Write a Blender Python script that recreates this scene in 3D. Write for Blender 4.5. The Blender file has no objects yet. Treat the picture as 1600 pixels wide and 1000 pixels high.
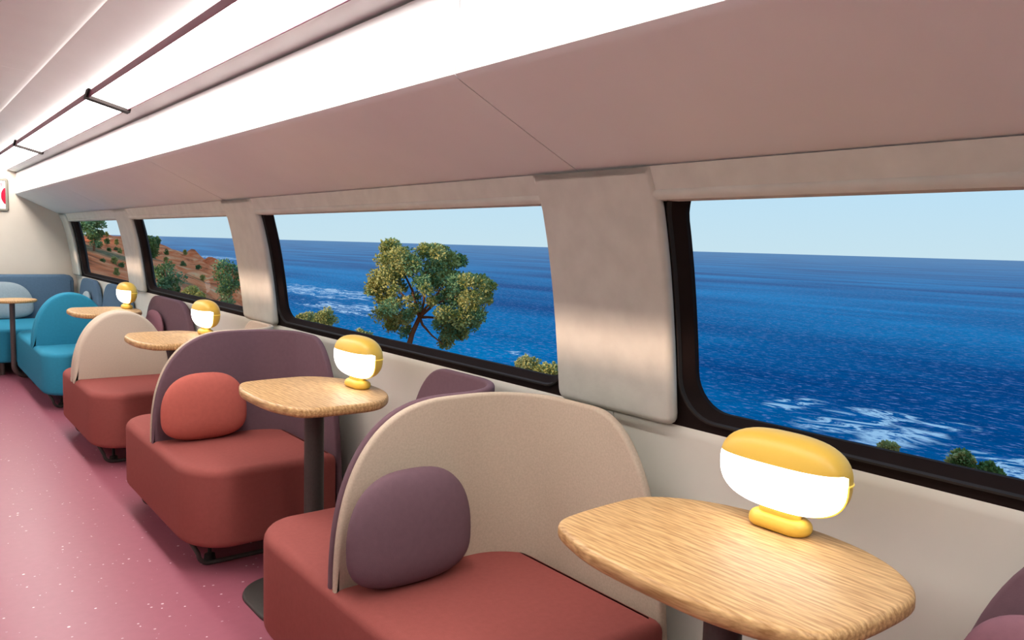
import bpy, math, random
from mathutils import Vector, Matrix, noise

# ------------------------------------------------------------------ camera, world, sun, exposure
SC = bpy.context.scene
COL = SC.collection
cam_d = bpy.data.cameras.new('camera')
cam_d.sensor_width = 36.0
cam_d.lens = 1235.0 / 1600.0 * 36.0
cam_d.clip_start = 0.02
cam_d.clip_end = 200000.0
cam = bpy.data.objects.new('camera', cam_d)
COL.objects.link(cam)
vp = Vector((-173.0 - 800.0, 356.0 - 500.0, 1235.0))
hz = Vector((1.0, 0.0284, 0.0))
d1 = vp.normalized()
up = vp.cross(hz).normalized()
if up.y > 0:
    up = -up
xa = d1.cross(up)
if xa.x < 0:
    xa = -xa
cam.matrix_world = Matrix(((xa.x, -xa.y, -xa.z, 0.0), (d1.x, -d1.y, -d1.z, 0.0), (up.x, -up.y, -up.z, 1.33), (0, 0, 0, 1)))
SC.camera = cam

SC.view_settings.view_transform = 'Standard'
SC.view_settings.look = 'None'
SC.view_settings.gamma = 1.0
SC.view_settings.use_curve_mapping = False
SC.view_settings.exposure = 0.0
SC.cycles.diffuse_bounces = 2

world = bpy.data.worlds.new('coast_sky')
SC.world = world
world.use_nodes = True
wn = world.node_tree
wn.nodes.clear()
w_out = wn.nodes.new('ShaderNodeOutputWorld')
w_bg = wn.nodes.new('ShaderNodeBackground')
w_tc = wn.nodes.new('ShaderNodeTexCoord')
w_sep = wn.nodes.new('ShaderNodeSeparateXYZ')
w_ramp = wn.nodes.new('ShaderNodeValToRGB')
wn.links.new(w_tc.outputs['Generated'], w_sep.inputs[0])
wn.links.new(w_sep.outputs['Z'], w_ramp.inputs[0])
wn.links.new(w_ramp.outputs[0], w_bg.inputs[0])
wn.links.new(w_bg.outputs[0], w_out.inputs[0])
w_ramp.color_ramp.elements[0].position = 0.0
w_ramp.color_ramp.elements[0].color = (0.59, 0.785, 0.88, 1)
w_ramp.color_ramp.elements[1].position = 0.10
w_ramp.color_ramp.elements[1].color = (0.50, 0.76, 0.95, 1)
e = w_ramp.color_ramp.elements.new(1.0)
e.color = (0.20, 0.42, 0.80, 1)
w_bg.inputs[1].default_value = 1.0

sun_d = bpy.data.lights.new('sun', 'SUN')
sun_d.energy = 3.6
sun_d.angle = math.radians(2.2)
sun_d.color = (1.0, 0.70, 0.54)
sun = bpy.data.objects.new('sun', sun_d)
COL.objects.link(sun)
sun.rotation_euler = Vector((3.17, -0.25, -0.365)).to_track_quat('-Z', 'Y').to_euler()

LENS_POWER = 20.5       # ceiling light diffusers
LAMP_POWER = 3.8       # table lamp diffusers

random.seed(7)
PI = math.pi


# ------------------------------------------------------------------ materials
def srgb(r, g, b):
    def f(c):
        c /= 255.0
        return c / 12.92 if c <= 0.04045 else ((c + 0.055) / 1.055) ** 2.4
    return (f(r), f(g), f(b), 1.0)


def new_mat(name):
    m = bpy.data.materials.new(name)
    m.use_nodes = True
    nt = m.node_tree
    b = nt.nodes['Principled BSDF']
    return m, nt, b


def surf(name, col, rough=0.6, spec=0.3, var=0.05, scale=40.0, bump=0.0, metal=0.0, sheen=0.0):
    """Plain painted / woven surface: colour varied a little by noise, optional fine bump."""
    m, nt, b = new_mat(name)
    b.inputs['Roughness'].default_value = rough
    b.inputs['Specular IOR Level'].default_value = spec
    b.inputs['Metallic'].default_value = metal
    b.inputs['Sheen Weight'].default_value = sheen
    tc = nt.nodes.new('ShaderNodeTexCoord')
    nz = nt.nodes.new('ShaderNodeTexNoise')
    nz.inputs['Scale'].default_value = scale
    nz.inputs['Detail'].default_value = 3.0
    nt.links.new(tc.outputs['Object'], nz.inputs['Vector'])
    rp = nt.nodes.new('ShaderNodeValToRGB')
    rp.color_ramp.elements[0].position = 0.3
    rp.color_ramp.elements[1].position = 0.7
    rp.color_ramp.elements[0].color = tuple(c * (1 - var) for c in col[:3]) + (1,)
    rp.color_ramp.elements[1].color = tuple(min(1, c * (1 + var)) for c in col[:3]) + (1,)
    nt.links.new(nz.outputs['Fac'], rp.inputs[0])
    nt.links.new(rp.outputs[0], b.inputs['Base Color'])
    if bump > 0:
        n2 = nt.nodes.new('ShaderNodeTexNoise')
        n2.inputs['Scale'].default_value = scale * 6
        n2.inputs['Detail'].default_value = 2.0
        nt.links.new(tc.outputs['Object'], n2.inputs['Vector'])
        bp = nt.nodes.new('ShaderNodeBump')
        bp.inputs['Strength'].default_value = bump
        bp.inputs['Distance'].default_value = 0.002
        nt.links.new(n2.outputs['Fac'], bp.inputs['Height'])
        nt.links.new(bp.outputs[0], b.inputs['Normal'])
    return m


def emit(name, col, strength):
    m, nt, b = new_mat(name)
    b.inputs['Base Color'].default_value = (0.8, 0.8, 0.8, 1)
    b.inputs['Emission Color'].default_value = col
    b.inputs['Emission Strength'].default_value = strength
    return m


def mat_floor():
    m, nt, b = new_mat('speckled_vinyl')
    L = nt.links.new
    tc = nt.nodes.new('ShaderNodeTexCoord')
    big = nt.nodes.new('ShaderNodeTexNoise')
    big.inputs['Scale'].default_value = 30.0
    L(tc.outputs['Object'], big.inputs['Vector'])
    rp = nt.nodes.new('ShaderNodeValToRGB')
    rp.color_ramp.elements[0].color = srgb(160, 90, 106)
    rp.color_ramp.elements[1].color = srgb(170, 98, 113)
    L(big.outputs['Fac'], rp.inputs[0])
    vo = nt.nodes.new('ShaderNodeTexVoronoi')
    vo.inputs['Scale'].default_value = 30.0
    L(tc.outputs['Object'], vo.inputs['Vector'])
    sep = nt.nodes.new('ShaderNodeSeparateColor')
    L(vo.outputs['Color'], sep.inputs[0])
    size = nt.nodes.new('ShaderNodeMath'); size.operation = 'MULTIPLY'
    size.inputs[1].default_value = 0.16
    L(sep.outputs[0], size.inputs[0])
    lt = nt.nodes.new('ShaderNodeMath'); lt.operation = 'LESS_THAN'
    L(vo.outputs['Distance'], lt.inputs[0]); L(size.outputs[0], lt.inputs[1])
    amt = nt.nodes.new('ShaderNodeMath'); amt.operation = 'MULTIPLY'
    L(lt.outputs[0], amt.inputs[0]); L(sep.outputs[1], amt.inputs[1])
    mx = nt.nodes.new('ShaderNodeMix'); mx.data_type = 'RGBA'
    L(amt.outputs[0], mx.inputs['Factor'])
    L(rp.outputs[0], mx.inputs['A'])
    mx.inputs['B'].default_value = srgb(240, 225, 230)
    L(mx.outputs['Result'], b.inputs['Base Color'])
    b.inputs['Roughness'].default_value = 0.38
    b.inputs['Specular IOR Level'].default_value = 0.35
    return m


def mat_wood():
    m, nt, b = new_mat('oak_veneer')
    L = nt.links.new
    tc = nt.nodes.new('ShaderNodeTexCoord')
    mp = nt.nodes.new('ShaderNodeMapping')
    mp.inputs['Scale'].default_value = (1.0, 0.09, 1.0)
    mp.inputs['Rotation'].default_value = (0, 0, 0.05)
    L(tc.outputs['Object'], mp.inputs['Vector'])
    warp = nt.nodes.new('ShaderNodeTexNoise')
    warp.inputs['Scale'].default_value = 9.0
    L(mp.outputs[0], warp.inputs['Vector'])
    wv = nt.nodes.new('ShaderNodeTexWave')
    wv.wave_type = 'BANDS'; wv.bands_direction = 'X'
    wv.inputs['Scale'].default_value = 22.0
    wv.inputs['Distortion'].default_value = 7.0
    wv.inputs['Detail'].default_value = 3.0
    wv.inputs['Detail Scale'].default_value = 1.6
    L(mp.outputs[0], wv.inputs['Vector'])
    fine = nt.nodes.new('ShaderNodeTexNoise')
    fine.inputs['Scale'].default_value = 210.0
    fine.inputs['Detail'].default_value = 4.0
    L(mp.outputs[0], fine.inputs['Vector'])
    add = nt.nodes.new('ShaderNodeMix'); add.data_type = 'FLOAT'
    add.inputs['Factor'].default_value = 0.84
    L(wv.outputs['Fac'], add.inputs['A']); L(fine.outputs['Fac'], add.inputs['B'])
    rp = nt.nodes.new('ShaderNodeValToRGB')
    rp.color_ramp.elements[0].position = 0.32
    rp.color_ramp.elements[0].color = srgb(164, 122, 74)
    rp.color_ramp.elements[1].position = 0.68
    rp.color_ramp.elements[1].color = srgb(216, 176, 122)
    L(add.outputs['Result'], rp.inputs[0])
    L(rp.outputs[0], b.inputs['Base Color'])
    b.inputs['Roughness'].default_value = 0.42
    b.inputs['Specular IOR Level'].default_value = 0.35
    return m


def mat_glass():
    m, nt, b = new_mat('window_glass')
    nt.nodes.remove(b)
    out = nt.nodes['Material Output']
    tr = nt.nodes.new('ShaderNodeBsdfTransparent')
    tr.inputs[0].default_value = (0.985, 0.99, 0.99, 1)
    gl = nt.nodes.new('ShaderNodeBsdfGlossy')
    gl.inputs['Roughness'].default_value = 0.02
    lw = nt.nodes.new('ShaderNodeLayerWeight')
    lw.inputs[0].default_value = 0.05
    mul = nt.nodes.new('ShaderNodeMath'); mul.operation = 'MULTIPLY'
    mul.inputs[1].default_value = 0.03
    nt.links.new(lw.outputs['Fresnel'], mul.inputs[0])
    mix = nt.nodes.new('ShaderNodeMixShader')
    nt.links.new(mul.outputs[0], mix.inputs[0])
    nt.links.new(tr.outputs[0], mix.inputs[1]); nt.links.new(gl.outputs[0], mix.inputs[2])
    nt.links.new(mix.outputs[0], out.inputs[0])
    return m


def mat_leaf(name, dark, light):
    m, nt, b = new_mat(name)
    L = nt.links.new
    tc = nt.nodes.new('ShaderNodeTexCoord')
    nz = nt.nodes.new('ShaderNodeTexNoise')
    nz.inputs['Scale'].default_value = 1.7
    nz.inputs['Detail'].default_value = 6.0
    L(tc.outputs['Object'], nz.inputs['Vector'])
    rp = nt.nodes.new('ShaderNodeValToRGB')
    rp.color_ramp.elements[0].position = 0.35
    rp.color_ramp.elements[1].position = 0.65
    rp.color_ramp.elements[0].color = dark
    rp.color_ramp.elements[1].color = light
    L(nz.outputs['Fac'], rp.inputs[0])
    L(rp.outputs[0], b.inputs['Base Color'])
    b.inputs['Roughness'].default_value = 0.7
    b.inputs['Specular IOR Level'].default_value = 0.15
    return m


def mat_rock():
    m, nt, b = new_mat('red_rock_and_scrub')
    L = nt.links.new
    tc = nt.nodes.new('ShaderNodeTexCoord')
    mp = nt.nodes.new('ShaderNodeMapping')
    mp.inputs['Rotation'].default_value = (0.5, 0.35, 0.3)
    mp.inputs['Scale'].default_value = (0.25, 0.18, 0.8)
    L(tc.outputs['Object'], mp.inputs['Vector'])
    nz = nt.nodes.new('ShaderNodeTexNoise')
    nz.inputs['Scale'].default_value = 1.3
    nz.inputs['Detail'].default_value = 9.0
    nz.inputs['Distortion'].default_value = 1.2
    L(mp.outputs[0], nz.inputs['Vector'])
    rp = nt.nodes.new('ShaderNodeValToRGB')
    els = rp.color_ramp.elements
    els[0].position = 0.28; els[0].color = srgb(162, 82, 46)
    els[1].position = 0.75; els[1].color = srgb(255, 204, 150)
    a = els.new(0.45); a.color = srgb(242, 120, 66)
    a = els.new(0.6); a.color = srgb(255, 152, 98)
    L(nz.outputs['Fac'], rp.inputs[0])
    # scrub: dry olive grass in patches on the near slope
    n2 = nt.nodes.new('ShaderNodeTexNoise')
    n2.inputs['Scale'].default_value = 0.16
    n2.inputs['Detail'].default_value = 7.0
    L(tc.outputs['Object'], n2.inputs['Vector'])
    sep = nt.nodes.new('ShaderNodeSeparateXYZ')
    L(tc.outputs['Object'], sep.inputs[0])
    far = nt.nodes.new('ShaderNodeMapRange')
    far.inputs['From Min'].default_value = 80.0; far.inputs['From Max'].default_value = 100.0
    far.inputs['To Min'].default_value = 0.0; far.inputs['To Max'].default_value = 0.16
    L(sep.outputs['Y'], far.inputs['Value'])
    sub = nt.nodes.new('ShaderNodeMath'); sub.operation = 'SUBTRACT'
    L(n2.outputs['Fac'], sub.inputs[0]); L(far.outputs[0], sub.inputs[1])
    r2 = nt.nodes.new('ShaderNodeValToRGB')
    r2.color_ramp.elements[0].position = 0.50; r2.color_ramp.elements[1].position = 0.60
    L(sub.outputs[0], r2.inputs[0])
    n3 = nt.nodes.new('ShaderNodeTexNoise')
    n3.inputs['Scale'].default_value = 3.0; n3.inputs['Detail'].default_value = 5.0
    L(tc.outputs['Object'], n3.inputs['Vector'])
    r3 = nt.nodes.new('ShaderNodeValToRGB')
    r3.color_ramp.elements[0].position = 0.35; r3.color_ramp.elements[1].position = 0.7
    r3.color_ramp.elements[0].color = srgb(92, 84, 52); r3.color_ramp.elements[1].color = srgb(168, 140, 98)
    L(n3.outputs['Fac'], r3.inputs[0])
    mx = nt.nodes.new('ShaderNodeMix'); mx.data_type = 'RGBA'
    L(r2.outputs[0], mx.inputs['Factor'])
    L(rp.outputs[0], mx.inputs['A']); L(r3.outputs[0], mx.inputs['B'])
    L(mx.outputs['Result'], b.inputs['Base Color'])
    b.inputs['Roughness'].default_value = 0.9
    b.inputs['Specular IOR Level'].default_value = 0.1
    bp = nt.nodes.new('ShaderNodeBump')
    bp.inputs['Strength'].default_value = 0.9; bp.inputs['Distance'].default_value = 1.0
    L(nz.outputs['Fac'], bp.inputs['Height'])
    L(bp.outputs[0], b.inputs['Normal'])
    return m


# foam patches on the water: (x, y, radius along the shore, radius across)
FOAM = [(196, 100, 30, 13), (186, 84, 30, 10), (171, 62, 20, 12), (270, 610, 40, 150), (225, 440, 26, 90), (188, 238, 7, 14), (520, 1650, 50, 230), (196, 120, 14, 8)]


def mat_sea():
    m, nt, b = new_mat('sea_water')
    L = nt.links.new

    def math_(op, a, c=None):
        n = nt.nodes.new('ShaderNodeMath'); n.operation = op
        for i, v in enumerate((a, c)):
            if v is None:
                continue
            if isinstance(v, (int, float)):
                n.inputs[i].default_value = v
            else:
                L(v, n.inputs[i])
        return n.outputs[0]
    geo = nt.nodes.new('ShaderNodeNewGeometry')
    pos = geo.outputs['Position']
    # broad bands of turquoise and deep blue
    mp = nt.nodes.new('ShaderNodeMapping')
    mp.inputs['Rotation'].default_value = (0, 0, 0.6)
    mp.inputs['Scale'].default_value = (0.010, 0.0022, 1)
    L(pos, mp.inputs['Vector'])
    n1 = nt.nodes.new('ShaderNodeTexNoise')
    n1.inputs['Scale'].default_value = 1.0; n1.inputs['Detail'].default_value = 4.0
    L(mp.outputs[0], n1.inputs['Vector'])
    r1 = nt.nodes.new('ShaderNodeValToRGB')
    r1.color_ramp.elements[0].position = 0.36; r1.color_ramp.elements[1].position = 0.66
    r1.color_ramp.elements[0].color = srgb(0, 92, 146); r1.color_ramp.elements[1].color = srgb(6, 150, 200)
    L(n1.outputs['Fac'], r1.inputs[0])
    # wave streaks
    m2 = nt.nodes.new('ShaderNodeMapping')
    m2.inputs['Rotation'].default_value = (0, 0, 0.25)
    m2.inputs['Scale'].default_value = (0.30, 0.085, 1)
    L(pos, m2.inputs['Vector'])
    n2 = nt.nodes.new('ShaderNodeTexNoise')
    n2.inputs['Scale'].default_value = 1.0; n2.inputs['Detail'].default_value = 8.0; n2.inputs['Roughness'].default_value = 0.62
    L(m2.outputs[0], n2.inputs['Vector'])
    r2 = nt.nodes.new('ShaderNodeValToRGB')
    r2.color_ramp.elements[0].position = 0.3; r2.color_ramp.elements[1].position = 0.7
    r2.color_ramp.elements[0].color = (0.72, 0.72, 0.76, 1); r2.color_ramp.elements[1].color = (1.25, 1.2, 1.15, 1)
    L(n2.outputs['Fac'], r2.inputs[0])
    mul = nt.nodes.new('ShaderNodeMix'); mul.data_type = 'RGBA'; mul.blend_type = 'MULTIPLY'
    mul.inputs['Factor'].default_value = 1.0
    L(r1.outputs[0], mul.inputs['A']); L(r2.outputs[0], mul.inputs['B'])
    # scattered whitecaps
    m3 = nt.nodes.new('ShaderNodeMapping')
    m3.inputs['Rotation'].default_value = (0, 0, 0.5)
    m3.inputs['Scale'].default_value = (0.55, 0.26, 1)
    L(pos, m3.inputs['Vector'])
    n3 = nt.nodes.new('ShaderNodeTexNoise')
    n3.inputs['Scale'].default_value = 1.0; n3.inputs['Detail'].default_value = 5.0; n3.inputs['Roughness'].default_value = 0.7
    L(m3.outputs[0], n3.inputs['Vector'])
    r3 = nt.nodes.new('ShaderNodeValToRGB')
    r3.color_ramp.elements[0].position = 0.54; r3.color_ramp.elements[1].position = 0.66
    L(n3.outputs['Fac'], r3.inputs[0])
    caps = math_('MULTIPLY', r3.outputs[0], 0.85)
    mc = nt.nodes.new('ShaderNodeMix'); mc.data_type = 'RGBA'
    L(caps, mc.inputs['Factor']); L(mul.outputs['Result'], mc.inputs['A'])
    mc.inputs['B'].default_value = srgb(168, 172, 214)
    # surf foam near the rocks
    sp = nt.nodes.new('ShaderNodeSeparateXYZ'); L(pos, sp.inputs[0])
    total = None
    for fx, fy, rx, ry in FOAM:
        dx = math_('DIVIDE', math_('SUBTRACT', sp.outputs['X'], fx), rx)
        dy = math_('DIVIDE', math_('SUBTRACT', sp.outputs['Y'], fy), ry)
        d2 = math_('ADD', math_('MULTIPLY', dx, dx), math_('MULTIPLY', dy, dy))
        k = math_('MAXIMUM', math_('SUBTRACT', 1.0, d2), 0.0)
        total = k if total is None else math_('MAXIMUM', total, k)
    mb_ = nt.nodes.new('ShaderNodeMapping')
    mb_.inputs['Scale'].default_value = (0.09, 0.035, 1)
    L(pos, mb_.inputs['Vector'])
    nb_ = nt.nodes.new('ShaderNodeTexNoise')
    nb_.inputs['Scale'].default_value = 1.0; nb_.inputs['Detail'].default_value = 4.0
    L(mb_.outputs[0], nb_.inputs['Vector'])
    total = math_('MAXIMUM', math_('SUBTRACT', total, math_('MULTIPLY', math_('MAXIMUM', math_('SUBTRACT', nb_.outputs['Fac'], 0.42), 0.0), 4.0)), 0.0)
    m4 = nt.nodes.new('ShaderNodeMapping')
    m4.inputs['Rotation'].default_value = (0, 0, 0.3)
    m4.inputs['Scale'].default_value = (0.11, 0.05, 1)
    L(pos, m4.inputs['Vector'])
    n4 = nt.nodes.new('ShaderNodeTexNoise')
    n4.inputs['Scale'].default_value = 1.0; n4.inputs['Detail'].default_value = 9.0; n4.inputs['Roughness'].default_value = 0.62
    n4.inputs['Distortion'].default_value = 1.0
    L(m4.outputs[0], n4.inputs['Vector'])
    ridge = math_('MULTIPLY', math_('SUBTRACT', 0.055, math_('ABSOLUTE', math_('SUBTRACT', n4.outputs['Fac'], 0.5))), 28.0)
    fo = math_('MINIMUM', math_('MULTIPLY', math_('MAXIMUM', ridge, 0.0), math_('MINIMUM', math_('MULTIPLY', total, 1.8), 1.0)), 1.0)
    mt = nt.nodes.new('ShaderNodeMix'); mt.data_type = 'RGBA'
    L(math_('MULTIPLY', total, 0.45), mt.inputs['Factor']); L(mc.outputs['Result'], mt.inputs['A'])
    mt.inputs['B'].default_value = srgb(20, 135, 195)
    mf = nt.nodes.new('ShaderNodeMix'); mf.data_type = 'RGBA'
    L(fo, mf.inputs['Factor']); L(mt.outputs['Result'], mf.inputs['A'])
    mf.inputs['B'].default_value = srgb(245, 252, 252)
    L(mf.outputs['Result'], b.inputs['Base Color'])
    b.inputs['Roughness'].default_value = 0.35
    b.inputs['Specular IOR Level'].default_value = 0.0
    gl = nt.nodes.new('ShaderNodeBsdfGlossy'); gl.inputs['Roughness'].default_value = 0.3
    lw = nt.nodes.new('ShaderNodeLayerWeight')
    fac = math_('MULTIPLY', math_('POWER', lw.outputs['Facing'], 30.0), 0.32)
    ms = nt.nodes.new('ShaderNodeMixShader')
    L(fac, ms.inputs[0]); L(b.outputs[0], ms.inputs[1]); L(gl.outputs[0], ms.inputs[2])
    L(ms.outputs[0], nt.nodes['Material Output'].inputs[0])
    return m


M = {}
M['floor'] = mat_floor()
M['cream_warm'] = surf('warm_cream_panel', srgb(226, 213, 196), 0.6, 0.2, 0.02, 6)
M['cream'] = surf('cream_panel', srgb(232, 229, 216), 0.55, 0.25, 0.02, 6)
M['felt'] = surf('grey_beige_felt', srgb(210, 208, 197), 0.9, 0.1, 0.05, 14, 0.25)
M['white'] = surf('white_panel', srgb(232, 231, 229), 0.5, 0.25, 0.015, 5)
M['black'] = surf('black_gasket', srgb(36, 27, 25), 0.7, 0.08, 0.05, 20)
M['black_lip'] = surf('dark_rubber_lip', srgb(52, 48, 45), 0.6, 0.15, 0.05, 20)
M['glass'] = mat_glass()
M['red'] = surf('brick_red_fabric', srgb(150, 80, 74), 0.85, 0.15, 0.04, 60, 0.15)
M['coral'] = surf('coral_fabric', srgb(192, 102, 90), 0.85, 0.15, 0.04, 60, 0.15)
M['beige'] = surf('beige_fabric', srgb(196, 178, 157), 0.9, 0.12, 0.07, 170, 0.3)
M['beige_smooth'] = surf('rosy_beige_fabric', srgb(208, 191, 171), 0.85, 0.12, 0.03, 120, 0.1)
M['plum'] = surf('plum_fabric', srgb(112, 86, 94), 0.85, 0.15, 0.04, 60, 0.15)
M['plum_light'] = surf('light_plum_fabric', srgb(136, 96, 106), 0.85, 0.15, 0.04, 60, 0.15)
M['teal'] = surf('teal_fabric', srgb(50, 140, 170), 0.85, 0.15, 0.04, 60, 0.15)
M['slate'] = surf('slate_blue_fabric', srgb(92, 116, 138), 0.85, 0.15, 0.04, 60, 0.15)
M['mist'] = surf('pale_blue_grey_fabric', srgb(158, 172, 178), 0.85, 0.15, 0.04, 60, 0.15)
M['steel'] = surf('dark_grey_metal', srgb(74, 70, 66), 0.5, 0.4, 0.08, 120, 0.1, 0.3)
M['pole'] = surf('brown_grey_metal', srgb(92, 80, 76), 0.4, 0.4, 0.05, 60, 0.0, 0.4)
M['wood'] = mat_wood()
M['yellow'] = surf('mustard_lacquer', srgb(226, 184, 74), 0.4, 0.4, 0.02, 8)
M['yellow_glow'] = emit('lit_seam', (1.0, 0.80, 0.15, 1), 0.5)
M['yellow_glow'].node_tree.nodes['Principled BSDF'].inputs['Base Color'].default_value = srgb(225, 180, 50)
M['lamp_white'] = emit('lamp_diffuser', (1.0, 0.95, 0.86, 1), LAMP_POWER)
M['lens'] = emit('ceiling_light_diffuser', (1.0, 0.965, 0.93, 1), LENS_POWER)
M['lens_up'] = emit('ceiling_light_upward_glow', (1.0, 0.95, 0.91, 1), LENS_POWER * 0.42)
M['lens_fill'] = emit('unseen_fill_light_diffuser', (1.0, 0.965, 0.93, 1), LENS_POWER * 0.35)  # for the added unseen row, weakened to keep the seat sides darker
M['magenta'] = surf('plum_red_edge_strip', srgb(112, 30, 62), 0.4, 0.3, 0.03, 20)
M['bracket'] = surf('dark_brown_bracket', srgb(34, 27, 25), 0.6, 0.15, 0.05, 20)
M['sign_frame'] = surf('grey_sign_frame', srgb(128, 122, 108), 0.4, 0.4, 0.03, 20)
M['sign_white'] = surf('white_sign_face', srgb(244, 242, 242), 0.5, 0.2, 0.01, 5)
M['sign_red'] = surf('red_print', srgb(176, 8, 48), 0.5, 0.2, 0.02, 5)
M['bark'] = surf('orange_brown_bark', srgb(140, 92, 66), 0.9, 0.1, 0.2, 3)
M['leaf'] = mat_leaf('olive_pine_leaves', srgb(128, 136, 62), srgb(206, 204, 130))
M['leaf_deep'] = mat_leaf('blue_green_leaves', srgb(84, 128, 90), srgb(156, 192, 136))
M['leaf_pale'] = mat_leaf('pale_olive_leaves', srgb(148, 152, 82), srgb(206, 206, 144))
M['leaf_dark'] = mat_leaf('dark_green_leaves', srgb(66, 98, 52), srgb(128, 156, 90))
M['rock'] = mat_rock()
M['sea'] = mat_sea()


# ------------------------------------------------------------------ helpers
def link(name, verts, faces, mat, parent=None, flat=()):
    me = bpy.data.meshes.new(name)
    me.from_pydata([tuple(v) for v in verts], [], faces)
    mats = mat if isinstance(mat, (list, tuple)) else [mat]
    for mm in mats:
        me.materials.append(mm)
    me.validate()
    import bmesh
    bm = bmesh.new(); bm.from_mesh(me)
    bmesh.ops.remove_doubles(bm, verts=bm.verts, dist=1e-6)
    bmesh.ops.recalc_face_normals(bm, faces=bm.faces)
    for f in bm.faces:
        f.smooth = True
    for ed in bm.edges:
        if len(ed.link_faces) == 2 and ed.calc_face_angle(0.0) > math.radians(38):
            ed.smooth = False
    bm.to_mesh(me); bm.free()
    o = bpy.data.objects.new(name, me)
    COL.objects.link(o)
    if parent is not None:
        o.parent = parent
    return o


def tag(o, label=None, cat=None, group=None, kind=None):
    if label: o['label'] = label
    if cat: o['category'] = cat
    if group: o['group'] = group
    if kind: o['kind'] = kind
    return o


def empty(name, loc, label=None, cat=None, group=None, kind=None):
    o = bpy.data.objects.new(name, None)
    COL.objects.link(o)
    o.location = loc
    o.empty_display_size = 0.1
    return tag(o, label, cat, group, kind)


def copy_tree(o, parent=None):
    c = o.copy(); COL.objects.link(c)
    if parent is not None:
        c.parent = parent
    for ch in list(o.children):
        copy_tree(ch, c)
    return c


class MB:
    def __init__(self):
        self.v = []; self.f = []

    def add(self, vs, fs):
        b = len(self.v)
        self.v += [Vector(p) for p in vs]
        self.f += [tuple(b + i for i in f) for f in fs]
        return self

    def box(self, x0, x1, y0, y1, z0, z1):
        vs = [(x, y, z) for z in (z0, z1) for y in (y0, y1) for x in (x0, x1)]
        return self.add(vs, [(0, 2, 3, 1), (4, 5, 7, 6), (0, 1, 5, 4), (2, 6, 7, 3), (0, 4, 6, 2), (1, 3, 7, 5)])

    def rings(self, rings, cap0=True, cap1=True, closed=False):
        n = len(rings[0]); vs = [p for r in rings for p in r]; fs = []
        m = len(rings)
        for k in range(m if closed else m - 1):
            k2 = (k + 1) % m
            for i in range(n):
                j = (i + 1) % n
                fs.append((k * n + i, k * n + j, k2 * n + j, k2 * n + i))
        if not closed:
            if cap0: fs.append(tuple(range(n - 1, -1, -1)))
            if cap1: fs.append(tuple((m - 1) * n + i for i in range(n)))
        return self.add(vs, fs)

    def tube(self, pts, r, n=12, closed=False):
        pts = [Vector(p) for p in pts]; rs = []
        ref = None; m = len(pts)
        for i, p in enumerate(pts):
            a = pts[(i - 1) % m] if (i > 0 or closed) else p
            c = pts[(i + 1) % m] if (i < m - 1 or closed) else p
            t = (c - a).normalized()
            if ref is None:
                ref = t.orthogonal().normalized()
            ref = (ref - t * ref.dot(t)).normalized()
            bi = t.cross(ref)
            rad = r[i] if isinstance(r, (list, tuple)) else r
            rs.append([p + (ref * math.cos(2 * PI * k / n) + bi * math.sin(2 * PI * k / n)) * rad for k in range(n)])
        return self.rings(rs, closed=closed)

    def lathe(self, prof, cx, cy, n=32):
        rs = [[(cx + r * math.cos(2 * PI * k / n), cy + r * math.sin(2 * PI * k / n), z) for k in range(n)] for r, z in prof]
        return self.rings(rs)

    def build(self, name, mat, parent=None):
        return link(name, self.v, self.f, mat, parent)


def offset(loop, d):
    """Move a closed 2D counter-clockwise loop inwards by d."""
    n = len(loop); out = []
    for i in range(n):
        p = Vector(loop[i])
        a = b = None
        k = 1
        while k < n:
            q = Vector(loop[(i - k) % n])
            if (p - q).length > 1e-7: a = (p - q).normalized(); break
            k += 1
        k = 1
        while k < n:
            q = Vector(loop[(i + k) % n])
            if (q - p).length > 1e-7: b = (q - p).normalized(); break
            k += 1
        na = Vector((-a.y, a.x)); nb = Vector((-b.y, b.x))
        nn = na + nb
        if nn.length < 1e-5:
            nn = na
        nn.normalize()
        c = max(0.5, nn.dot(na))
        out.append(p + nn * (d / c))
    return out


def prism(loop, z0, z1, rt, rb, n=5):
    """Upright solid with rounded top and bottom rims over a 2D outline."""
    rs = []
    for k in range(n + 1):
        a = PI / 2 * k / n
        rs.append([(p.x, p.y, z0 + rb - rb * math.cos(a)) for p in offset(loop, rb * (1 - math.sin(a)))])
    for k in range(n + 1):
        a = PI / 2 * k / n
        rs.append([(p.x, p.y, z1 - rt + rt * math.sin(a)) for p in offset(loop, rt * (1 - math.cos(a)))])
    return rs


def rrect(x0, x1, y0, y1, r, n=6):
    """Counter-clockwise rounded rectangle; r is one radius or four (SW, SE, NE, NW)."""
    rr = r if isinstance(r, (list, tuple)) else (r,) * 4
    out = []
    for (cx, cy, a0, q) in ((x0 + rr[0], y0 + rr[0], PI, rr[0]), (x1 - rr[1], y0 + rr[1], 1.5 * PI, rr[1]), (x1 - rr[2], y1 - rr[2], 0, rr[2]), (x0 + rr[3], y1 - rr[3], PI / 2, rr[3])):
        for k in range(n + 1):
            a = a0 + PI / 2 * k / n
            out.append((cx + q * math.cos(a), cy + q * math.sin(a)))
    return out


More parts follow.
